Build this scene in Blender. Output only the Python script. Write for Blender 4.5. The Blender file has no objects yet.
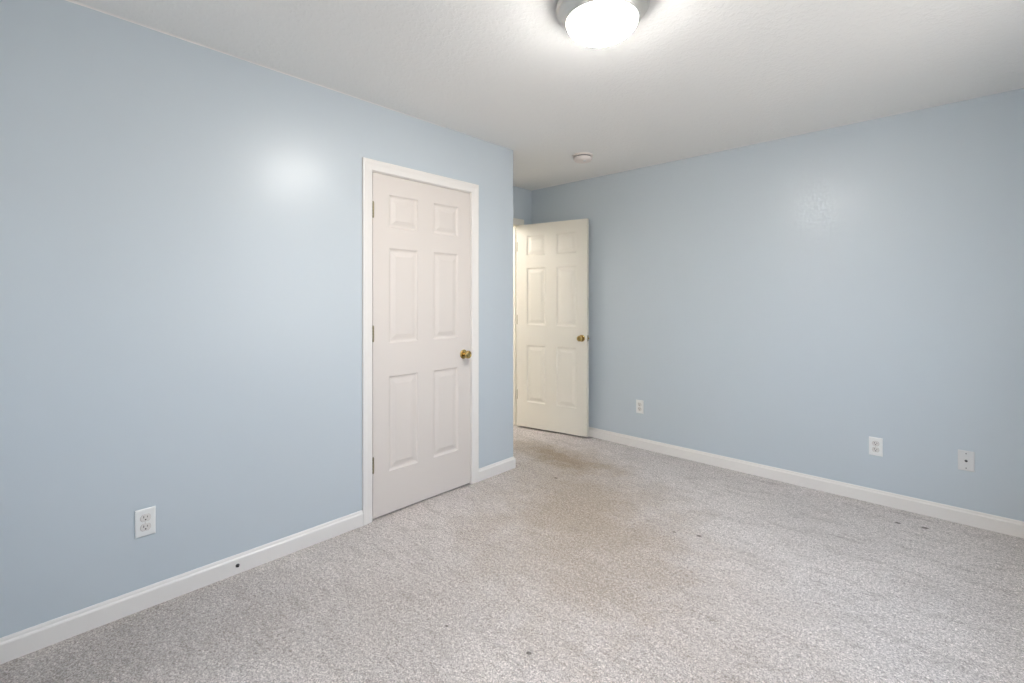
import bpy, bmesh, math
from mathutils import Vector, Matrix

C = bpy.context.scene.collection
PI = math.pi
R = math.radians


def srgb(r, g, b):
    def f(c):
        c /= 255.0
        return c / 12.92 if c <= 0.04045 else ((c + 0.055) / 1.055) ** 2.4
    return (f(r), f(g), f(b), 1.0)


# ------------------------------------------------------------------ key dimensions (metres)
XL = -2.486          # left wall plane
XN = -3.262          # wall of the entry nook, with the bedroom doorway
YE = 2.665           # end of the left wall, where the nook starts
YB = 3.782           # back wall plane
XR = 0.50            # right wall plane (beside the camera, out of view)
YR = -0.62           # rear wall plane (behind the camera)
H = 2.448             # ceiling height
CAM_Z = 1.294

# ------------------------------------------------------------------ camera
cam_d = bpy.data.cameras.new('camera')
cam = bpy.data.objects.new('camera', cam_d)
C.objects.link(cam)
cam.location = (0, 0, CAM_Z)
cam.rotation_euler = (R(90), 0, R(43.15))
cam_d.sensor_width = 36.0
cam_d.lens = 472.5 / 1024 * 36.0
cam_d.shift_y = -41.5 / 1024
cam_d.clip_start = 0.02
bpy.context.scene.camera = cam

# ------------------------------------------------------------------ view, world, daylight
sc = bpy.context.scene
sc.view_settings.view_transform = 'Standard'
sc.view_settings.look = 'None'
sc.view_settings.gamma = 1.0
sc.view_settings.use_curve_mapping = False
sc.view_settings.exposure = 0.47
sc.render.engine = 'CYCLES'
sc.cycles.max_bounces = 14
sc.cycles.diffuse_bounces = 10
sc.cycles.glossy_bounces = 4
sc.cycles.transparent_max_bounces = 12
sc.cycles.caustics_reflective = False
sc.cycles.use_denoising = True
sc.cycles.sample_clamp_indirect = 6.0

SKY = 3.3
LAMP = 158.0

world = bpy.data.worlds.new('world')
sc.world = world
world.use_nodes = True
wn, wl = world.node_tree.nodes, world.node_tree.links
wn.clear()
w_out = wn.new('ShaderNodeOutputWorld')
w_bg = wn.new('ShaderNodeBackground')
w_tc = wn.new('ShaderNodeTexCoord')
w_sep = wn.new('ShaderNodeSeparateXYZ')
w_ramp = wn.new('ShaderNodeValToRGB')
w_map = wn.new('ShaderNodeMapRange')
w_map.inputs['From Min'].default_value = -1
wl.new(w_tc.outputs['Generated'], w_sep.inputs[0])
wl.new(w_sep.outputs['Z'], w_map.inputs['Value'])
wl.new(w_map.outputs[0], w_ramp.inputs[0])
cr = w_ramp.color_ramp
cr.elements[0].position = 0.0
cr.elements[0].color = (0.74, 0.73, 0.71, 1)
cr.elements[1].position = 1.0
cr.elements[1].color = (0.64, 0.88, 1.20, 1)
for p, c in ((0.48, (0.98, 0.97, 0.94, 1)), (0.52, (0.95, 1.02, 1.10, 1)), (0.7, (0.78, 0.96, 1.20, 1))):
    e = cr.elements.new(p)
    e.color = c
wl.new(w_ramp.outputs[0], w_bg.inputs['Color'])
w_bg.inputs['Strength'].default_value = SKY
wl.new(w_bg.outputs[0], w_out.inputs[0])

# window openings: (lo, hi, sill, head)
WIN_REAR = (-1.75, -0.95, 0.85, 1.85)     # along x, in the rear wall
WIN_RIGHT = (1.30, 2.72, 0.68, 2.10)      # along y, in the right wall


def portal(name, loc, rot, sx, sz):
    d = bpy.data.lights.new(name, 'AREA')
    d.shape = 'RECTANGLE'
    d.size = sx
    d.size_y = sz
    d.cycles.is_portal = True
    o = bpy.data.objects.new(name, d)
    C.objects.link(o)
    o.location = loc
    o.rotation_euler = rot
    return o


a, b, s, t = WIN_REAR
portal('sky_portal', ((a + b) / 2, YR - 0.13, (s + t) / 2), (R(90), 0, 0), b - a, t - s)
a, b, s, t = WIN_RIGHT
portal('sky_portal', (XR + 0.13, (a + b) / 2, (s + t) / 2), (R(90), 0, R(90)), b - a, t - s)


# unseen fill light added in the hallway, brightening the open door and far floor
hd = bpy.data.lights.new('hall_fill_light', 'POINT')
hd.energy = 36
hd.shadow_soft_size = 0.18
hd.color = (1.0, 0.975, 0.95)
hl = bpy.data.objects.new('hall_fill_light', hd)
C.objects.link(hl)
hl.location = (-4.0, 2.2, 2.26)


# ------------------------------------------------------------------ materials
def mat(name, col, rough=0.5, metal=0.0, spec=0.5, bump=None, emit=None):
    m = bpy.data.materials.new(name)
    m.use_nodes = True
    n, l = m.node_tree.nodes, m.node_tree.links
    p = n['Principled BSDF']
    p.inputs['Base Color'].default_value = col
    p.inputs['Roughness'].default_value = rough
    p.inputs['Metallic'].default_value = metal
    p.inputs['Specular IOR Level'].default_value = spec
    if emit:
        p.inputs['Emission Color'].default_value = emit[0]
        p.inputs['Emission Strength'].default_value = emit[1]
    if bump:
        tc = n.new('ShaderNodeTexCoord')
        nz = n.new('ShaderNodeTexNoise')
        nz.inputs['Scale'].default_value = bump[0]
        nz.inputs['Detail'].default_value = bump[3] if len(bump) > 3 else 3
        bp = n.new('ShaderNodeBump')
        bp.inputs['Strength'].default_value = bump[1]
        bp.inputs['Distance'].default_value = bump[2]
        l.new(tc.outputs['Object'], nz.inputs['Vector'])
        l.new(nz.outputs['Fac'], bp.inputs['Height'])
        l.new(bp.outputs[0], p.inputs['Normal'])
    return m


def nodes_of(m):
    return m.node_tree.nodes, m.node_tree.links, m.node_tree.nodes['Principled BSDF']


def math_node(n, l, op, a_, b_=None, clamp=False):
    k = n.new('ShaderNodeMath')
    k.operation = op
    k.use_clamp = clamp
    for i, v in enumerate((a_, b_)):
        if v is None:
            continue
        if isinstance(v, (int, float)):
            k.inputs[i].default_value = v
        else:
            l.new(v, k.inputs[i])
    return k.outputs[0]


def mix_col(n, l, fac, a_, b_, mode='MIX'):
    k = n.new('ShaderNodeMix')
    k.data_type = 'RGBA'
    k.blend_type = mode
    for sock, v in ((k.inputs[0], fac), (k.inputs[6], a_), (k.inputs[7], b_)):
        if isinstance(v, (int, float, tuple)):
            sock.default_value = v
        else:
            l.new(v, sock)
    return k.outputs[2]


M = {}
M['wall'] = mat('blue_wall_paint', srgb(199, 207, 213), 0.34, 0, 0.5)


def wall_nodes(m):
    n, l, p = nodes_of(m)
    tc = n.new('ShaderNodeTexCoord')
    f = n.new('ShaderNodeTexNoise')
    f.inputs['Scale'].default_value = 260
    f.inputs['Detail'].default_value = 2
    g = n.new('ShaderNodeTexNoise')
    g.inputs['Scale'].default_value = 2.2
    g.inputs['Detail'].default_value = 3
    l.new(tc.outputs['Object'], f.inputs['Vector'])
    l.new(tc.outputs['Object'], g.inputs['Vector'])
    b1 = n.new('ShaderNodeBump')
    b1.inputs['Strength'].default_value = 0.03
    b1.inputs['Distance'].default_value = 0.001
    b2 = n.new('ShaderNodeBump')
    b2.inputs['Strength'].default_value = 0.25
    b2.inputs['Distance'].default_value = 0.006
    l.new(g.outputs['Fac'], b2.inputs['Height'])
    l.new(f.outputs['Fac'], b1.inputs['Height'])
    l.new(b2.outputs[0], b1.inputs['Normal'])
    l.new(b1.outputs[0], p.inputs['Normal'])


wall_nodes(M['wall'])
M['hall'] = mat('hall_wall_paint', srgb(215, 210, 198), 0.6)
M['ceiling'] = mat('white_ceiling_paint', srgb(241, 239, 236), 0.85, 0, 0.25)


def ceiling_nodes(m):
    n, l, p = nodes_of(m)
    tc = n.new('ShaderNodeTexCoord')
    f = n.new('ShaderNodeTexNoise')
    f.inputs['Scale'].default_value = 48
    f.inputs['Detail'].default_value = 4
    f.inputs['Distortion'].default_value = 0.6
    rp = n.new('ShaderNodeMapRange')
    rp.inputs['From Min'].default_value = 0.46
    rp.inputs['From Max'].default_value = 0.60
    bp = n.new('ShaderNodeBump')
    bp.inputs['Strength'].default_value = 0.32
    bp.inputs['Distance'].default_value = 0.003
    l.new(tc.outputs['Object'], f.inputs['Vector'])
    l.new(f.outputs['Fac'], rp.inputs['Value'])
    l.new(rp.outputs[0], bp.inputs['Height'])
    l.new(bp.outputs[0], p.inputs['Normal'])


ceiling_nodes(M['ceiling'])
M['trim'] = mat('white_semi_gloss_trim', srgb(239, 234, 229), 0.35, 0, 0.5)
M['closet_door'] = mat('warm_white_door_paint', srgb(224, 215, 208), 0.42, 0, 0.45, bump=(30, 0.08, 0.002))
M['cream_door'] = mat('cream_white_door_paint', srgb(232, 226, 214), 0.42, 0, 0.45, bump=(30, 0.08, 0.002))
M['cream_trim'] = mat('cream_white_trim', srgb(236, 232, 222), 0.38)
M['plate'] = mat('white_plastic_plate', srgb(240, 239, 236), 0.35)
M['plate_grey'] = mat('light_grey_plastic_plate', srgb(222, 221, 220), 0.4)
M['socket'] = mat('white_plastic_socket', srgb(226, 221, 216), 0.4)
M['slot'] = mat('dark_slot', srgb(52, 46, 44), 0.6)
M['gap'] = mat('socket_reveal', srgb(172, 156, 150), 0.6)
M['brass'] = mat('polished_brass', srgb(202, 174, 112), 0.22, 1.0)
M['old_brass'] = mat('dull_brass_hinge', srgb(150, 140, 112), 0.38, 1.0)
M['steel'] = mat('dark_steel', srgb(92, 90, 90), 0.35, 1.0)
M['nickel'] = mat('brushed_nickel', srgb(214, 211, 206), 0.38, 1.0)
M['shadow_gap'] = mat('closet_dark', srgb(60, 56, 54), 0.9)
M['detector'] = mat('ivory_detector_plastic', srgb(234, 224, 218), 0.45)
M['detector_dark'] = mat('detector_vent_dark', srgb(96, 92, 88), 0.6)
M['bowl'] = mat('lit_frosted_glass', srgb(245, 245, 243), 0.3, 0, 0.5, emit=((1.0, 0.975, 0.94, 1), LAMP))
M['hall_floor'] = mat('hall_floor', srgb(165, 150, 135), 0.8)

# the frosted bowl is brightest where it faces down, under the bulbs, and fainter round its side
bn, bl, bp_ = nodes_of(M['bowl'])
b_tc = bn.new('ShaderNodeTexCoord')
b_sep = bn.new('ShaderNodeSeparateXYZ')
bl.new(b_tc.outputs['Normal'], b_sep.inputs[0])
b_sq = math_node(bn, bl, 'POWER', math_node(bn, bl, 'ABSOLUTE', b_sep.outputs['Z']), 2.0)
bl.new(math_node(bn, bl, 'MULTIPLY', math_node(bn, bl, 'ADD', math_node(bn, bl, 'MULTIPLY', b_sq, 0.89), 0.11), LAMP), bp_.inputs['Emission Strength'])

g = bpy.data.materials.new('window_glass')
g.use_nodes = True
gn, gl = g.node_tree.nodes, g.node_tree.links
gn.clear()
go = gn.new('ShaderNodeOutputMaterial')
gm = gn.new('ShaderNodeMixShader')
gt = gn.new('ShaderNodeBsdfTransparent')
gg = gn.new('ShaderNodeBsdfGlossy')
gg.inputs['Roughness'].default_value = 0.02
gm.inputs[0].default_value = 0.07
gl.new(gt.outputs[0], gm.inputs[1])
gl.new(gg.outputs[0], gm.inputs[2])
gl.new(gm.outputs[0], go.inputs[0])
M['glass'] = g


def carpet_material():
    m = mat('grey_beige_cut_pile_carpet', srgb(190, 184, 178), 0.95, 0, 0.1)
    n, l, p = nodes_of(m)
    tc = n.new('ShaderNodeTexCoord')
    obj = tc.outputs['Object']
    sep = n.new('ShaderNodeSeparateXYZ')
    l.new(obj, sep.inputs[0])

    def noise(scale, detail=3, rough=0.55, dist=0.0, vec=obj):
        k = n.new('ShaderNodeTexNoise')
        k.inputs['Scale'].default_value = scale
        k.inputs['Detail'].default_value = detail
        k.inputs['Roughness'].default_value = rough
        k.inputs['Distortion'].default_value = dist
        l.new(vec, k.inputs['Vector'])
        return k.outputs['Fac']

    def rng(v, a_, b_, c_=0.0, d_=1.0):
        k = n.new('ShaderNodeMapRange')
        k.inputs['From Min'].default_value = a_
        k.inputs['From Max'].default_value = b_
        k.inputs['To Min'].default_value = c_
        k.inputs['To Max'].default_value = d_
        l.new(v, k.inputs['Value'])
        return k.outputs[0]

    # worn / soiled zone along the walked path from the doorway into the room
    warp = noise(3.2, 4, 0.6)
    warp2 = noise(9.0, 4, 0.65)

    def blob(cx, cy, rx, ry, rot, soft_lo, soft_hi):
        """1 in the middle of an ellipse fading to 0, edges broken up by noise"""
        mp = n.new('ShaderNodeMapping')
        mp.vector_type = 'TEXTURE'
        mp.inputs['Location'].default_value = (cx, cy, 0)
        mp.inputs['Rotation'].default_value = (0, 0, R(rot))
        mp.inputs['Scale'].default_value = (rx, ry, 1)
        l.new(obj, mp.inputs['Vector'])
        ln = n.new('ShaderNodeVectorMath')
        ln.operation = 'LENGTH'
        l.new(mp.outputs[0], ln.inputs[0])
        d = math_node(n, l, 'ADD', ln.outputs['Value'], math_node(n, l, 'MULTIPLY', math_node(n, l, 'SUBTRACT', warp, 0.5), 1.3))
        d = math_node(n, l, 'ADD', d, math_node(n, l, 'MULTIPLY', math_node(n, l, 'SUBTRACT', warp2, 0.5), 0.7))
        return rng(d, soft_hi, soft_lo, 0.0, 1.0)

    base = srgb(240, 232, 227)
    col = base
    # broad tonal drift from vacuum and tread marks
    broad = rng(noise(1.7, 5, 0.6, 0.4), 0.35, 0.68)
    col = mix_col(n, l, math_node(n, l, 'MULTIPLY', broad, 0.30), col, srgb(186, 181, 178))
    streak_map = n.new('ShaderNodeMapping')
    streak_map.inputs['Rotation'].default_value = (0, 0, R(-52))
    streak_map.inputs['Scale'].default_value = (1.0, 3.6, 1.0)
    l.new(obj, streak_map.inputs['Vector'])
    st = rng(noise(4.2, 5, 0.65, 0.3, streak_map.outputs[0]), 0.52, 0.70)
    col = mix_col(n, l, math_node(n, l, 'MULTIPLY', st, 0.42), col, srgb(172, 162, 154))
    # warm soiling
    soil = blob(-1.75, 2.45, 1.05, 0.60, 128, 0.25, 1.25)
    col = mix_col(n, l, math_node(n, l, 'MULTIPLY', soil, 0.80), col, srgb(196, 180, 160))
    soil2 = blob(-1.15, 2.10, 1.0, 0.55, 150, 0.2, 1.3)
    col = mix_col(n, l, math_node(n, l, 'MULTIPLY', soil2, 0.42), col, srgb(192, 176, 160))
    edge = blob(-2.25, 0.15, 0.75, 0.38, 84, 0.2, 1.3)
    col = mix_col(n, l, math_node(n, l, 'MULTIPLY', edge, 0.60), col, srgb(172, 164, 157))
    left_soil = blob(-1.75, 1.25, 0.85, 0.55, 60, 0.1, 1.4)
    col = mix_col(n, l, math_node(n, l, 'MULTIPLY', left_soil, 0.45), col, srgb(192, 182, 174))
    st2 = blob(-2.42, 3.13, 0.58, 0.19, -8, 0.30, 1.25)
    col = mix_col(n, l, math_node(n, l, 'MULTIPLY', st2, 0.72), col, srgb(176, 152, 116))
    # a few small spots
    for sx, sy, sr in ((-1.024, 2.591, 0.014), (-1.143, 2.541, 0.012), (-0.241, 3.532, 0.014), (-0.124, 3.56, 0.018),
                       (-1.139, 1.306, 0.010), (-1.471, 1.192, 0.008), (-2.116, 2.725, 0.013)):
        k = blob(sx, sy, sr, sr * 0.8, 20, 0.6, 1.1)
        col = mix_col(n, l, math_node(n, l, 'MULTIPLY', k, 0.85), col, srgb(110, 100, 95))
    # short scuffs and vacuum marks: thin irregular dark strokes
    sc_map = n.new('ShaderNodeMapping')
    sc_map.inputs['Rotation'].default_value = (0, 0, R(35))
    sc_map.inputs['Scale'].default_value = (1.0, 2.6, 1.0)
    l.new(obj, sc_map.inputs['Vector'])
    scuff = rng(noise(13.0, 5, 0.75, 1.0, sc_map.outputs[0]), 0.56, 0.68)
    col = mix_col(n, l, math_node(n, l, 'MULTIPLY', scuff, 0.48), col, srgb(166, 154, 144))
    # tuft speckle: fine grain, larger tufts, and scattered dark flecks between them
    sp1 = rng(noise(170, 4, 0.8), 0.38, 0.62)
    sp0 = rng(noise(78, 5, 0.85, 0.5), 0.38, 0.64)
    sp2 = rng(noise(46, 6, 0.85, 1.2), 0.53, 0.68)
    patch = rng(noise(6.5, 4, 0.7, 0.5), 0.40, 0.62, 0.25, 1.0)
    col = mix_col(n, l, 1.0, col, mix_col(n, l, sp1, (0.50, 0.49, 0.48, 1), (1.28, 1.28, 1.29, 1)), 'MULTIPLY')
    col = mix_col(n, l, 1.0, col, mix_col(n, l, sp0, (0.58, 0.56, 0.55, 1), (1.20, 1.20, 1.20, 1)), 'MULTIPLY')
    fleck = math_node(n, l, 'MULTIPLY', math_node(n, l, 'MULTIPLY', sp2, patch), 0.80)
    col = mix_col(n, l, fleck, col, mix_col(n, l, 1.0, col, (0.46, 0.42, 0.39, 1), 'MULTIPLY'))
    l.new(col, p.inputs['Base Color'])
    h = math_node(n, l, 'ADD', math_node(n, l, 'MULTIPLY', noise(150, 3, 0.7), 1.0),
                  math_node(n, l, 'MULTIPLY', noise(40, 4, 0.7), 1.2))
    bp = n.new('ShaderNodeBump')
    bp.inputs['Strength'].default_value = 0.75
    bp.inputs['Distance'].default_value = 0.006
    l.new(h, bp.inputs['Height'])
    l.new(bp.outputs[0], p.inputs['Normal'])
    p.inputs['Sheen Weight'].default_value = 0.15
    return m


M['carpet'] = carpet_material()


# ------------------------------------------------------------------ mesh helpers
def bx(bm, x0, x1, y0, y1, z0, z1):
    vs = [bm.verts.new((x, y, z)) for x in (x0, x1) for y in (y0, y1) for z in (z0, z1)]
    for f in ((0, 1, 3, 2), (4, 6, 7, 5), (0, 4, 5, 1), (2, 3, 7, 6), (0, 2, 6, 4), (1, 5, 7, 3)):
        bm.faces.new([vs[i] for i in f])


def lathe(bm, prof, seg=48, mtx=None, cap_lo=False, cap_hi=False):
    """profile of (radius, height) turned about Z"""
    rings = []
    for r, z in prof:
        if r < 1e-6:
            v = bm.verts.new((0, 0, z))
            rings.append([v])
        else:
            rings.append([bm.verts.new((r * math.cos(2 * PI * i / seg), r * math.sin(2 * PI * i / seg), z)) for i in range(seg)])
    for a_, b_ in zip(rings, rings[1:]):
        for i in range(seg):
            j = (i + 1) % seg
            if len(a_) == 1 and len(b_) == 1:
                continue
            if len(a_) == 1:
                bm.faces.new((a_[0], b_[i], b_[j]))
            elif len(b_) == 1:
                bm.faces.new((a_[i], a_[j], b_[0]))
            else:
                bm.faces.new((a_[i], a_[j], b_[j], b_[i]))
    if cap_lo and len(rings[0]) > 1:
        bm.faces.new(rings[0])
    if cap_hi and len(rings[-1]) > 1:
        bm.faces.new(rings[-1])
    if mtx is not None:
        vs = [v for r_ in rings for v in r_]
        bmesh.ops.transform(bm, matrix=mtx, verts=vs)


def obj(name, bm, m, parent=None, smooth=False, bevel=0.0, segs=2):
    bmesh.ops.recalc_face_normals(bm, faces=bm.faces)
    me = bpy.data.meshes.new(name)
    bm.to_mesh(me)
    bm.free()
    me.materials.append(m)
    o = bpy.data.objects.new(name, me)
    C.objects.link(o)
    if parent:
        o.parent = parent
    if smooth:
        for p in me.polygons:
            p.use_smooth = True
        md = o.modifiers.new('edges', 'EDGE_SPLIT')
        md.split_angle = R(38)
    if bevel:
        md = o.modifiers.new('bevel', 'BEVEL')
        md.width = bevel
        md.segments = segs
        md.limit_method = 'ANGLE'
        md.angle_limit = R(50)
    return o


def empty(name, loc=(0, 0, 0), rotz=0.0):
    o = bpy.data.objects.new(name, None)
    o.empty_display_size = 0.05
    C.objects.link(o)
    o.location = loc
    o.rotation_euler = (0, 0, rotz)
    return o


def tag(o, label=None, cat=None, group=None, kind=None):
    for k, v in (('label', label), ('category', cat), ('group', group), ('kind', kind)):
        if v:
            o[k] = v
    return o


def struct(name, bm, m, label, cat, **kw):
    return tag(obj(name, bm, m, **kw), label, cat, kind='structure')


def B():
    return bmesh.new()


# ------------------------------------------------------------------ room shell
WT = 0.115
# floor (carpet) and ceiling cover bedroom, nook and doorway
bm = B()
bx(bm, XN - 0.06, XR + 0.2, YR - 0.2, YB + WT, -0.06, 0.0)
struct('floor', bm, M['carpet'], 'worn grey beige cut pile carpet with a brownish soiled path', 'carpet')
bm = B()
bx(bm, XN - WT, XR + 0.2, YR - 0.2, YB + WT, H, H + 0.1)
struct('ceiling', bm, M['ceiling'], 'flat white lightly textured ceiling', 'ceiling')

# closet door opening (left wall) and bedroom door opening (nook wall), clear of the jambs
CD0, CD1, CDT = 1.458, 2.226, 2.046
BD0, BD1, BDT = 2.816, 3.584, 2.056
JT = 0.018           # jamb board thickness

bm = B()
bx(bm, XL - WT, XL, YR - 0.2, CD0 - JT, 0, H)
bx(bm, XL - WT, XL, CD1 + JT, YE, 0, H)
bx(bm, XL - WT, XL, CD0 - JT, CD1 + JT, CDT + JT, H)
struct('wall_left', bm, M['wall'], 'pale blue left wall around the closed closet door', 'wall')
bm = B()
bx(bm, XN - WT, XL - WT, YE - WT, YE, 0, H)
struct('wall_nook_end', bm, M['wall'], 'pale blue end of the left wall facing the entry nook', 'wall')
bm = B()
bx(bm, XN - WT, XN, BD1 + JT, YB, 0, H)
bx(bm, XN - WT, XN, YE, BD0 - JT, 0, H)
bx(bm, XN - WT, XN, BD0 - JT, BD1 + JT, BDT + JT, H)
struct('wall_nook', bm, M['wall'], 'pale blue wall of the entry nook above the bedroom doorway', 'wall')
bm = B()
bx(bm, XN - WT, XR + 0.2, YB, YB + WT, 0, H)
struct('wall_back', bm, M['wall'], 'pale blue back wall running from the open door to the right', 'wall')


def pierced(bm, axis, p0, p1, lo, hi, win):
    a_, b_, s_, t_ = win

    def box(u0, u1, z0, z1):
        if axis == 'x':
            bx(bm, u0, u1, p0, p1, z0, z1)
        else:
            bx(bm, p0, p1, u0, u1, z0, z1)
    box(lo, a_, 0, H)
    box(b_, hi, 0, H)
    box(a_, b_, 0, s_)
    box(a_, b_, t_, H)


bm = B()
pierced(bm, 'x', YR - WT, YR, XL - WT, XR + WT, WIN_REAR)
struct('wall_rear', bm, M['wall'], 'pale blue wall with a window, opposite the back wall', 'wall')
bm = B()
pierced(bm, 'y', XR, XR + WT, YR, YB, WIN_RIGHT)
struct('wall_right', bm, M['wall'], 'pale blue wall with a window, opposite the closet door', 'wall')

# hallway beyond the doorway
bm = B()
bx(bm, -4.55, -4.45, 1.9, 4.6, 0, H)
bx(bm, -4.45, XN - WT, 1.8, 1.9, 0, H)
bx(bm, -4.45, XN - WT, 4.5, 4.6, 0, H)
struct('wall_hall', bm, M['hall'], 'plain hallway walls beyond the open bedroom doorway', 'wall')
bm = B()
bx(bm, -4.45, XN - 0.06, 1.9, 4.5, -0.06, 0)
struct('floor_hall', bm, M['hall_floor'], 'hallway floor beyond the bedroom doorway', 'floor')
bm = B()
bx(bm, -4.45, XN - WT, 1.9, 4.5, H, H + 0.1)
struct('ceiling_hall', bm, M['ceiling'], 'hallway ceiling beyond the bedroom doorway', 'ceiling')
# closet box behind the closed door
bm = B()
bx(bm, XL - 0.70, XL - 0.66, 1.2, YE - WT, 0, H)
bx(bm, XL - 0.66, XL - WT, 1.2, 1.24, 0, H)
bx(bm, XL - 0.66, XL - WT, 1.24, YE - WT, 0.0, 0.004)
bx(bm, XL - 0.66, XL - WT, 1.24, YE - WT, H - 0.01, H)
struct('wall_closet', bm, M['shadow_gap'], 'dark closet interior behind the closed closet door', 'wall')


# ------------------------------------------------------------------ baseboards
BBH, BBT = 0.088, 0.013


def baseboard(name, pts, label, m=M['trim']):
    """profile swept along a polyline on the floor; the board lies to the right of the travel direction"""
    prof = [(0, 0), (BBT, 0), (BBT, BBH * 0.76), (BBT * 0.86, BBH * 0.81), (BBT * 0.60, BBH * 0.85),
            (BBT * 0.50, BBH * 0.93), (BBT * 0.30, BBH), (0, BBH)]
    bm = B()
    P = [Vector((x, y)) for x, y in pts]
    st = []
    for i, p in enumerate(P):
        d0 = (p - P[i - 1]).normalized() if i > 0 else None
        d1 = (P[i + 1] - p).normalized() if i < len(P) - 1 else None
        n0 = Vector((d0.y, -d0.x)) if d0 else None
        n1 = Vector((d1.y, -d1.x)) if d1 else None
        if n0 and n1:
            m_ = (n0 + n1)
            off = m_ / (1 + n0.dot(n1))
        else:
            off = n0 or n1
        st.append([bm.verts.new((p.x + off.x * u, p.y + off.y * u, z)) for u, z in prof])
    k = len(prof)
    for s0, s1 in zip(st, st[1:]):
        for i in range(k):
            j = (i + 1) % k
            bm.faces.new((s0[i], s0[j], s1[j], s1[i]))
    bm.faces.new(st[0])
    bm.faces.new(list(reversed(st[-1])))
    return struct(name, bm, m, label, 'baseboard')


CW = 0.063           # casing width
RV = 0.004           # reveal between jamb edge and casing
EPS = 0.0005
bb_left = baseboard('baseboard_left', [(XL + EPS, YR + 0.02), (XL + EPS, CD0 - RV - CW)], 'white baseboard under the left wall, from the closet door to the near corner')
baseboard('baseboard_corner', [(XL + EPS, CD1 + RV + CW), (XL + EPS, YE + EPS), (XN + 0.02, YE + EPS)],
          'short white baseboard wrapping the wall corner beside the closet door')
baseboard('baseboard_back', [(XN + 0.02, YB - EPS), (XR - 0.02, YB - EPS)], 'long white baseboard under the pale blue back wall')
baseboard('baseboard_right', [(XR - EPS, YB - 0.02), (XR - EPS, YR + 0.02)], 'white baseboard under the right wall window')
baseboard('baseboard_rear', [(XR - 0.02, YR + EPS), (XL + 0.02, YR + EPS)], 'white baseboard under the rear wall window')


# ------------------------------------------------------------------ door casings with jambs
def casing(name, xw, y0, y1, top, m, label):
    """jamb lining plus a moulded casing on the +X face of a wall at x = xw"""
    root_bm = B()
    th = 0.0145
    prof = [(0, 0.0), (0, 0.006), (0.004, 0.009), (0.010, 0.0095), (0.030, 0.0105), (0.040, 0.0125), (0.046, 0.0142),
            (0.056, th), (0.060, 0.0135), (CW, 0.011), (CW, 0.0)]
    i0, i1, it = y0 - RV, y1 + RV, top + RV
    st = []
    for k in range(4):
        ring = []
        for u, h in prof:
            y = (i0 - u) if k < 2 else (i1 + u)
            z = 0.0 if k in (0, 3) else it + u
            ring.append(root_bm.verts.new((xw + EPS + h, y, z)))
        st.append(ring)
    n = len(prof)
    for a_, b_ in zip(st, st[1:]):
        for i in range(n):
            j = (i + 1) % n
            root_bm.faces.new((a_[i], a_[j], b_[j], b_[i]))
    root_bm.faces.new(st[0])
    root_bm.faces.new(list(reversed(st[-1])))
    o = struct(name, root_bm, m, label, 'door frame')
    jb = B()
    e = 0.0006
    bx(jb, xw - WT + e, xw - e, y0 - JT + e, y0, 0, top + JT - e)
    bx(jb, xw - WT + e, xw - e, y1, y1 + JT - e, 0, top + JT - e)
    bx(jb, xw - WT + e, xw - e, y0, y1, top, top + JT - e)
    # stops behind the closed leaf
    s0 = xw - 0.042
    bx(jb, s0 - 0.032, s0, y0, y0 + 0.011, 0, top)
    bx(jb, s0 - 0.032, s0, y1 - 0.011, y1, 0, top)
    bx(jb, s0 - 0.032, s0, y0 + 0.011, y1 - 0.011, top - 0.011, top)
    obj('door_jamb', jb, m, o)
    return o


# thin bead of white caulk where the left wall meets the ceiling
bm = B()
for k in range(13):
    y0 = YR + 0.02 + k * 0.2
    w_ = (0.0052, 0.0058, 0.0048, 0.0060, 0.0052, 0.0056, 0.0048, 0.0054, 0.0050, 0.0044, 0.0040, 0.0032, 0.0026)[k]
    vs = [bm.verts.new(v) for v in ((XL + EPS, y0, H - EPS), (XL + EPS + w_, y0, H - EPS), (XL + EPS, y0, H - EPS - w_),
                                    (XL + EPS, y0 + 0.2, H - EPS), (XL + EPS + w_, y0 + 0.2, H - EPS), (XL + EPS, y0 + 0.2, H - EPS - w_))]
    for f in ((0, 2, 1), (3, 4, 5), (0, 1, 4, 3), (1, 2, 5, 4), (2, 0, 3, 5)):
        bm.faces.new([vs[i] for i in f])
struct('trim_3', bm, M['trim'], 'thin white caulk bead between the left wall and the ceiling', 'trim')

casing('trim_1', XL, CD0, CD1, CDT, M['trim'], 'white moulded door casing around the closed closet door')
casing('trim_2', XN, BD0, BD1, BDT, M['cream_trim'], 'cream white casing of the bedroom doorway behind the open door')


# ------------------------------------------------------------------ six panel doors
LW, LH, LT = 0.762, 2.032, 0.035
COLS = [(0.108, 0.320), (0.442, 0.654)]
ROWS = [(0.252, 0.822), (1.024, 1.596), (1.718, 1.918)]
STICK = [(0.0, 0.0), (0.004, 0.0035), (0.010, 0.0075), (0.016, 0.0085), (0.024, 0.0080), (0.044, 0.0030), (0.048, 0.0016)]


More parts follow.
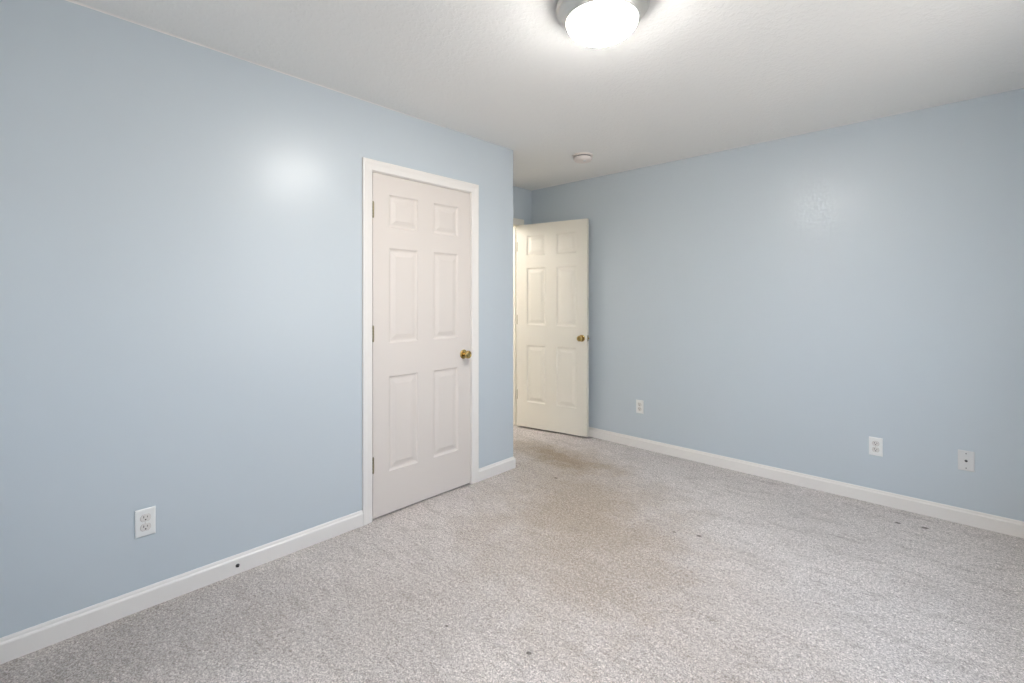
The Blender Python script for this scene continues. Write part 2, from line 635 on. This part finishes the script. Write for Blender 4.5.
def door_leaf_bm():
    """leaf from (0,0,0); width +X, visible face at y = 0 looking towards -Y, moulded on both faces"""
    bm = B()
    xs = sorted({0.0, LW} | {v for c in COLS for v in c})
    zs = sorted({0.0, LH} | {v for r_ in ROWS for v in r_})

    def face(side):
        def P(x, d, z):
            y = d if side == 0 else LT - d
            return bm.verts.new((x, y, z))
        for i in range(len(xs) - 1):
            for j in range(len(zs) - 1):
                x0, x1, z0, z1 = xs[i], xs[i + 1], zs[j], zs[j + 1]
                if (x0, x1) in COLS and (z0, z1) in ROWS:
                    prev = None
                    for u, d in STICK:
                        ring = [P(x0 + u, d, z0 + u), P(x1 - u, d, z0 + u), P(x1 - u, d, z1 - u), P(x0 + u, d, z1 - u)]
                        if prev:
                            for k in range(4):
                                q = (k + 1) % 4
                                bm.faces.new((prev[k], prev[q], ring[q], ring[k]))
                        prev = ring
                    bm.faces.new(prev)
                else:
                    bm.faces.new((P(x0, 0, z0), P(x1, 0, z0), P(x1, 0, z1), P(x0, 0, z1)))
    face(0)
    face(1)
    # edges
    for i in range(len(xs) - 1):
        for z in (0.0, LH):
            bm.faces.new([bm.verts.new(v) for v in ((xs[i], 0, z), (xs[i + 1], 0, z), (xs[i + 1], LT, z), (xs[i], LT, z))])
    for j in range(len(zs) - 1):
        for x in (0.0, LW):
            bm.faces.new([bm.verts.new(v) for v in ((x, 0, zs[j]), (x, 0, zs[j + 1]), (x, LT, zs[j + 1]), (x, LT, zs[j]))])
    bmesh.ops.remove_doubles(bm, verts=bm.verts, dist=1e-5)
    return bm


def knob_parts(parent, x, z, side, finish='brass'):
    """round knob set on a door face; side -1 sticks out towards local -Y, +1 towards +Y"""
    y = 0.0 if side < 0 else LT
    rot = Matrix.Rotation(R(90) * (1 if side < 0 else -1), 4, 'X')   # local +Z -> -Y or +Y
    mt = Matrix.Translation((x, y, z)) @ rot
    bm = B()
    lathe(bm, [(0.0, 0.0), (0.032, 0.0), (0.0325, 0.002), (0.031, 0.005), (0.026, 0.0075), (0.022, 0.008), (0.0, 0.008)], 40, mt)
    ros = obj('knob_rosette', bm, M[finish], parent, smooth=True)
    bm = B()
    lathe(bm, [(0.0, 0.007), (0.0135, 0.007), (0.012, 0.014), (0.0105, 0.022), (0.012, 0.028), (0.019, 0.033), (0.0255, 0.040),
               (0.0275, 0.047), (0.0265, 0.054), (0.0225, 0.0595), (0.0205, 0.0605), (0.018, 0.0585), (0.010, 0.0575), (0.0, 0.0575)], 40, mt)
    obj('door_knob', bm, M[finish], ros, smooth=True)


def hinge(parent, x, y, z, dx, dy, m):
    """knuckle at (x, y) with its leaf lying from it by (dx, dy)"""
    bm = B()
    hh = 0.089
    for k in range(5):
        z0 = z - hh / 2 + k * hh / 5
        lathe(bm, [(0.0, 0.0), (0.0052, 0.0), (0.0058, 0.0008), (0.0058, hh / 5 - 0.0012), (0.0052, hh / 5 - 0.0004), (0.0, hh / 5 - 0.0004)],
              16, Matrix.Translation((x, y, z0)))
    lathe(bm, [(0.0, 0.0), (0.0042, 0.0), (0.0046, 0.003), (0.0, 0.005)], 16, Matrix.Translation((x, y, z + hh / 2)))
    lathe(bm, [(0.0, -0.005), (0.0046, -0.003), (0.0042, 0.0), (0.0, 0.0)], 16, Matrix.Translation((x, y, z - hh / 2)))
    x0, x1 = sorted((x, x + dx))
    y0, y1 = sorted((y, y + dy))
    bx(bm, x0, x1, y0, y1, z - hh / 2, z + hh / 2)
    return obj('hinge', bm, m, parent, smooth=True)


# closed closet door: local X runs along world +Y, the visible face (local -Y) looks to world +X
d1 = obj('door_1', door_leaf_bm(), M['closet_door'])
tag(d1, 'closed white six panel closet door in the left wall', 'door', kind='structure')
d1.location = (XL - 0.001, CD0 + 0.003, 0.011)
d1.rotation_euler = (0, 0, R(90))
knob_parts(d1, LW - 0.062, 0.908, -1)
knob_parts(d1, LW - 0.062, 0.908, 1)
for z in (0.315, 1.085, 1.812):
    hinge(d1, -0.0015, -0.0065, z, 0.005, 0.0068, M['old_brass'])

# open bedroom door: swung back towards the back wall
ANG = 10.4
d2 = obj('door_2', door_leaf_bm(), M['cream_door'])
tag(d2, 'open cream white six panel bedroom door swung against the back wall', 'door', kind='structure')
d2.location = (-3.243, 3.543, 0.020)
d2.rotation_euler = (0, 0, R(ANG))
knob_parts(d2, LW - 0.054, 0.916, -1)
knob_parts(d2, LW - 0.054, 0.916, 1)
for z in (0.315, 1.075, 1.815):
    hinge(d2, -0.0065, 0.010, z, 0.0066, 0.022, M['old_brass'])
# latch plate and bolt on the free edge
bm = B()
bx(bm, LW - 0.0004, LW + 0.0012, LT / 2 - 0.0125, LT / 2 + 0.0125, 0.916 - 0.028, 0.916 + 0.028)
lp = obj('latch_plate', bm, M['old_brass'], d2)
bm = B()
bx(bm, LW + 0.001, LW + 0.011, LT / 2 - 0.007, LT / 2 + 0.007, 0.916 - 0.008, 0.916 + 0.008)
obj('latch_bolt', bm, M['brass'], lp, bevel=0.003)


# ------------------------------------------------------------------ wall plates; local -Y looks into the room, origin at the wall
def plate_body(name, parent, m, w=0.070, h=0.115):
    bm = B()
    z0 = h / 2
    rings = []
    for u, d in ((0, 0.0), (0, 0.003), (0.0015, 0.0048), (0.004, 0.0058), (0.008, 0.0062)):
        rings.append([bm.verts.new((sx * (w / 2 - u), -d, sz * (z0 - u))) for sx, sz in ((-1, -1), (1, -1), (1, 1), (-1, 1))])
    for a_, b_ in zip(rings, rings[1:]):
        for k in range(4):
            q = (k + 1) % 4
            bm.faces.new((a_[k], a_[q], b_[q], b_[k]))
    bm.faces.new(rings[-1])
    bm.faces.new(rings[0])
    return obj(name, bm, m, parent)


def screw(parent, x, z, y, m, r=0.0032):
    bm = B()
    lathe(bm, [(0, 0), (r, 0), (r, 0.0008), (r * 0.6, 0.0014), (0, 0.0015)], 16, Matrix.Translation((x, y, z)) @ Matrix.Rotation(R(90), 4, 'X'))
    obj('screw', bm, m, parent, smooth=True)


def duplex_outlet(loc, rotz, label, recess=M['socket']):
    t_ = empty('wall_outlet', loc, rotz)
    tag(t_, label, 'outlet')
    plate_body('cover_plate', t_, M['plate'])
    for s_ in (1, -1):
        zc = s_ * 0.0195
        # socket face: circle with flattened top and bottom
        bm = B()
        seg = 40
        lo, hi, mid = [], [], []
        for i in range(seg):
            a_ = 2 * PI * i / seg
            x = 0.0172 * math.cos(a_)
            z = max(-0.0142, min(0.0142, 0.0172 * math.sin(a_)))
            lo.append(bm.verts.new((x, -0.0055, zc + z)))
            mid.append(bm.verts.new((x, -0.0078, zc + z)))
            hi.append(bm.verts.new((x * 0.94, -0.0084, zc + z * 0.94)))
        for p_, q_ in ((lo, mid), (mid, hi)):
            for i in range(seg):
                j = (i + 1) % seg
                bm.faces.new((p_[i], p_[j], q_[j], q_[i]))
        bm.faces.new(hi)
        so = obj('socket', bm, recess, t_)
        bm = B()
        bx(bm, -0.0075, -0.0050, -0.0087, -0.0083, zc + 0.0005, zc + 0.0090)
        bx(bm, 0.0050, 0.0072, -0.0087, -0.0083, zc + 0.0010, zc + 0.0080)
        lathe(bm, [(0, 0), (0.0028, 0), (0.0028, 0.0004), (0, 0.0004)], 16,
              Matrix.Translation((0, -0.0083, zc - 0.0065)) @ Matrix.Rotation(R(90), 4, 'X'))
        obj('slots', bm, M['slot'], so)
        # fine dark reveal around the socket
        bm = B()
        ring0, ring1 = [], []
        for i in range(seg):
            a_ = 2 * PI * i / seg
            for lst, k in ((ring0, 1.0), (ring1, 1.055)):
                x = 0.0172 * k * math.cos(a_)
                z = max(-0.0142 * k, min(0.0142 * k, 0.0172 * k * math.sin(a_)))
                lst.append(bm.verts.new((x, -0.0064, zc + z)))
        for i in range(seg):
            j = (i + 1) % seg
            bm.faces.new((ring0[i], ring0[j], ring1[j], ring1[i]))
        obj('socket_gap', bm, M['gap'], so)
    screw(t_, 0, 0, -0.0062, M['socket'])
    return t_


def coax_plate(loc, rotz, label):
    t_ = empty('cable_wall_plate', loc, rotz)
    tag(t_, label, 'wall plate')
    plate_body('cover_plate', t_, M['plate_grey'])
    rot = Matrix.Rotation(R(90), 4, 'X')
    bm = B()
    lathe(bm, [(0, 0), (0.0068, 0), (0.0068, 0.003), (0.0048, 0.0032), (0.0048, 0.010), (0.0036, 0.010), (0.0036, 0.004), (0, 0.004)],
          24, Matrix.Translation((0, -0.0060, 0)) @ rot)
    obj('coax_jack', bm, M['steel'], t_, smooth=True)
    for z in (0.0415, -0.0415):
        screw(t_, 0, z, -0.0062, M['steel'], 0.0028)
    return t_


duplex_outlet((XL + EPS, 0.395, 0.360), R(90), 'white duplex outlet low on the left wall, near the closet door baseboard')
duplex_outlet((-2.011, YB - EPS, 0.361), 0, 'small white outlet on the back wall, nearest the open door')
duplex_outlet((-0.368, YB - EPS, 0.361), 0, 'white duplex outlet on the back wall, left of the cable plate')
coax_plate((0.047, YB - EPS, 0.367), 0, 'grey white cable plate with one round jack, far right of back wall')

# remains of a spring door stop: a dark screw mount in the left baseboard
t = empty('door_stop_mount', (XL + BBT + EPS, 0.742, 0.040), R(90))
tag(t, 'small dark metal door stop screw in the left baseboard', 'door stop')
rot = Matrix.Rotation(R(90), 4, 'X')
bm = B()
lathe(bm, [(0, 0), (0.0085, 0), (0.0085, 0.002), (0.0070, 0.004), (0.0055, 0.0045), (0, 0.0045)], 24, rot)
obj('washer', bm, M['steel'], t, smooth=True)
bm = B()
lathe(bm, [(0, 0.0045), (0.0040, 0.0045), (0.0040, 0.012), (0.0028, 0.014), (0, 0.0145)], 16, rot)
obj('screw', bm, M['slot'], t, smooth=True)

# ------------------------------------------------------------------ flush ceiling light
t = empty('ceiling_light', (-1.007, 1.588, H))
tag(t, 'round flush mount ceiling light with brushed nickel rim and lit white glass bowl', 'ceiling light')
bm = B()
lathe(bm, [(0.0, -0.0005), (0.172, -0.0005), (0.178, -0.004), (0.181, -0.011), (0.180, -0.018), (0.175, -0.023), (0.170, -0.026),
           (0.169, -0.031), (0.165, -0.038), (0.158, -0.046), (0.152, -0.052), (0.150, -0.060), (0.147, -0.066), (0.143, -0.069), (0.139, -0.069), (0.139, -0.055),
           (0.0, -0.055)], 96)
obj('metal_rim', bm, M['nickel'], t, smooth=True)
bm = B()
prof = []
for i in range(15):
    a_ = i / 14 * PI / 2
    prof.append((0.1375 * math.cos(a_) if i < 14 else 0.0, -0.066 - 0.066 * math.sin(a_)))
lathe(bm, prof, 96)
obj('glass_bowl', bm, M['bowl'], t, smooth=True)

# ------------------------------------------------------------------ smoke detector
t = empty('smoke_detector', (-2.163, 3.133, H))
t.scale = (1.13, 1.13, 1.13)
tag(t, 'small round ivory smoke detector on the ceiling near the doorway nook', 'smoke detector')
bm = B()
lathe(bm, [(0, -0.0005), (0.070, -0.0005), (0.072, -0.004), (0.071, -0.010), (0.064, -0.012), (0.0, -0.012)], 64)
obj('mounting_base', bm, M['detector'], t, smooth=True)
bm = B()
lathe(bm, [(0, -0.011), (0.058, -0.011), (0.058, -0.019), (0.0, -0.019)], 64)
obj('vent_ring', bm, M['detector_dark'], t, smooth=True)
bm = B()
lathe(bm, [(0, -0.018), (0.062, -0.018), (0.065, -0.022), (0.063, -0.034), (0.057, -0.042), (0.045, -0.046), (0.0, -0.047)], 64)
obj('housing', bm, M['detector'], t, smooth=True)
bm = B()
lathe(bm, [(0, -0.046), (0.010, -0.046), (0.010, -0.049), (0.008, -0.050), (0, -0.050)], 24, Matrix.Translation((0.022, -0.012, 0)))
obj('test_button', bm, M['plate_grey'], t, smooth=True)


# ------------------------------------------------------------------ windows behind the camera
def window(name, origin, rotz, w, s_, t_, label):
    """double hung window; local X along the wall, local -Y into the room"""
    h = t_ - s_
    root = empty(name, origin, rotz)
    tag(root, label, 'window', kind='structure')
    f = B()
    # frame lining
    for x0, x1, z0, z1 in ((-w / 2, -w / 2 + 0.03, 0, h), (w / 2 - 0.03, w / 2, 0, h), (-w / 2 + 0.03, w / 2 - 0.03, 0, 0.03), (-w / 2 + 0.03, w / 2 - 0.03, h - 0.03, h)):
        bx(f, x0, x1, 0.004, WT - 0.002, z0, z1)
    obj('window_frame', f, M['trim'], root)
    c = B()
    cw = 0.065
    for x0, x1, z0, z1 in ((-w / 2 - cw, -w / 2, -0.02, h + cw), (w / 2, w / 2 + cw, -0.02, h + cw), (-w / 2, w / 2, h, h + cw)):
        bx(c, x0, x1, -0.015, -0.0005, z0, z1)
    obj('window_casing', c, M['trim'], root)
    sl = B()
    bx(sl, -w / 2 - cw - 0.02, w / 2 + cw + 0.02, -0.04, -0.0005, -0.045, -0.02)
    obj('window_sill', sl, M['trim'], root, bevel=0.004)
    for k, (z0, z1, y) in enumerate(((0.03, h / 2 + 0.02, 0.035), (h / 2 - 0.02, h - 0.03, 0.065))):
        sb = B()
        x0, x1 = -w / 2 + 0.03, w / 2 - 0.03
        e = 0.04
        for a0, a1, b0, b1 in ((x0, x0 + e, z0, z1), (x1 - e, x1, z0, z1), (x0 + e, x1 - e, z0, z0 + e), (x0 + e, x1 - e, z1 - e, z1)):
            bx(sb, a0, a1, y, y + 0.028, b0, b1)
        so = obj('sash', sb, M['trim'], root)
        gb = B()
        bx(gb, x0 + e, x1 - e, y + 0.012, y + 0.015, z0 + e, z1 - e)
        obj('glass', gb, M['glass'], so)


a, b, s, t_ = WIN_REAR
window('window_1', ((a + b) / 2, YR, s), R(180), b - a, s, t_, 'white double hung window in the rear wall')
a, b, s, t_ = WIN_RIGHT
window('window_2', (XR, (a + b) / 2, s), R(-90), b - a, s, t_, 'white double hung window in the right wall')
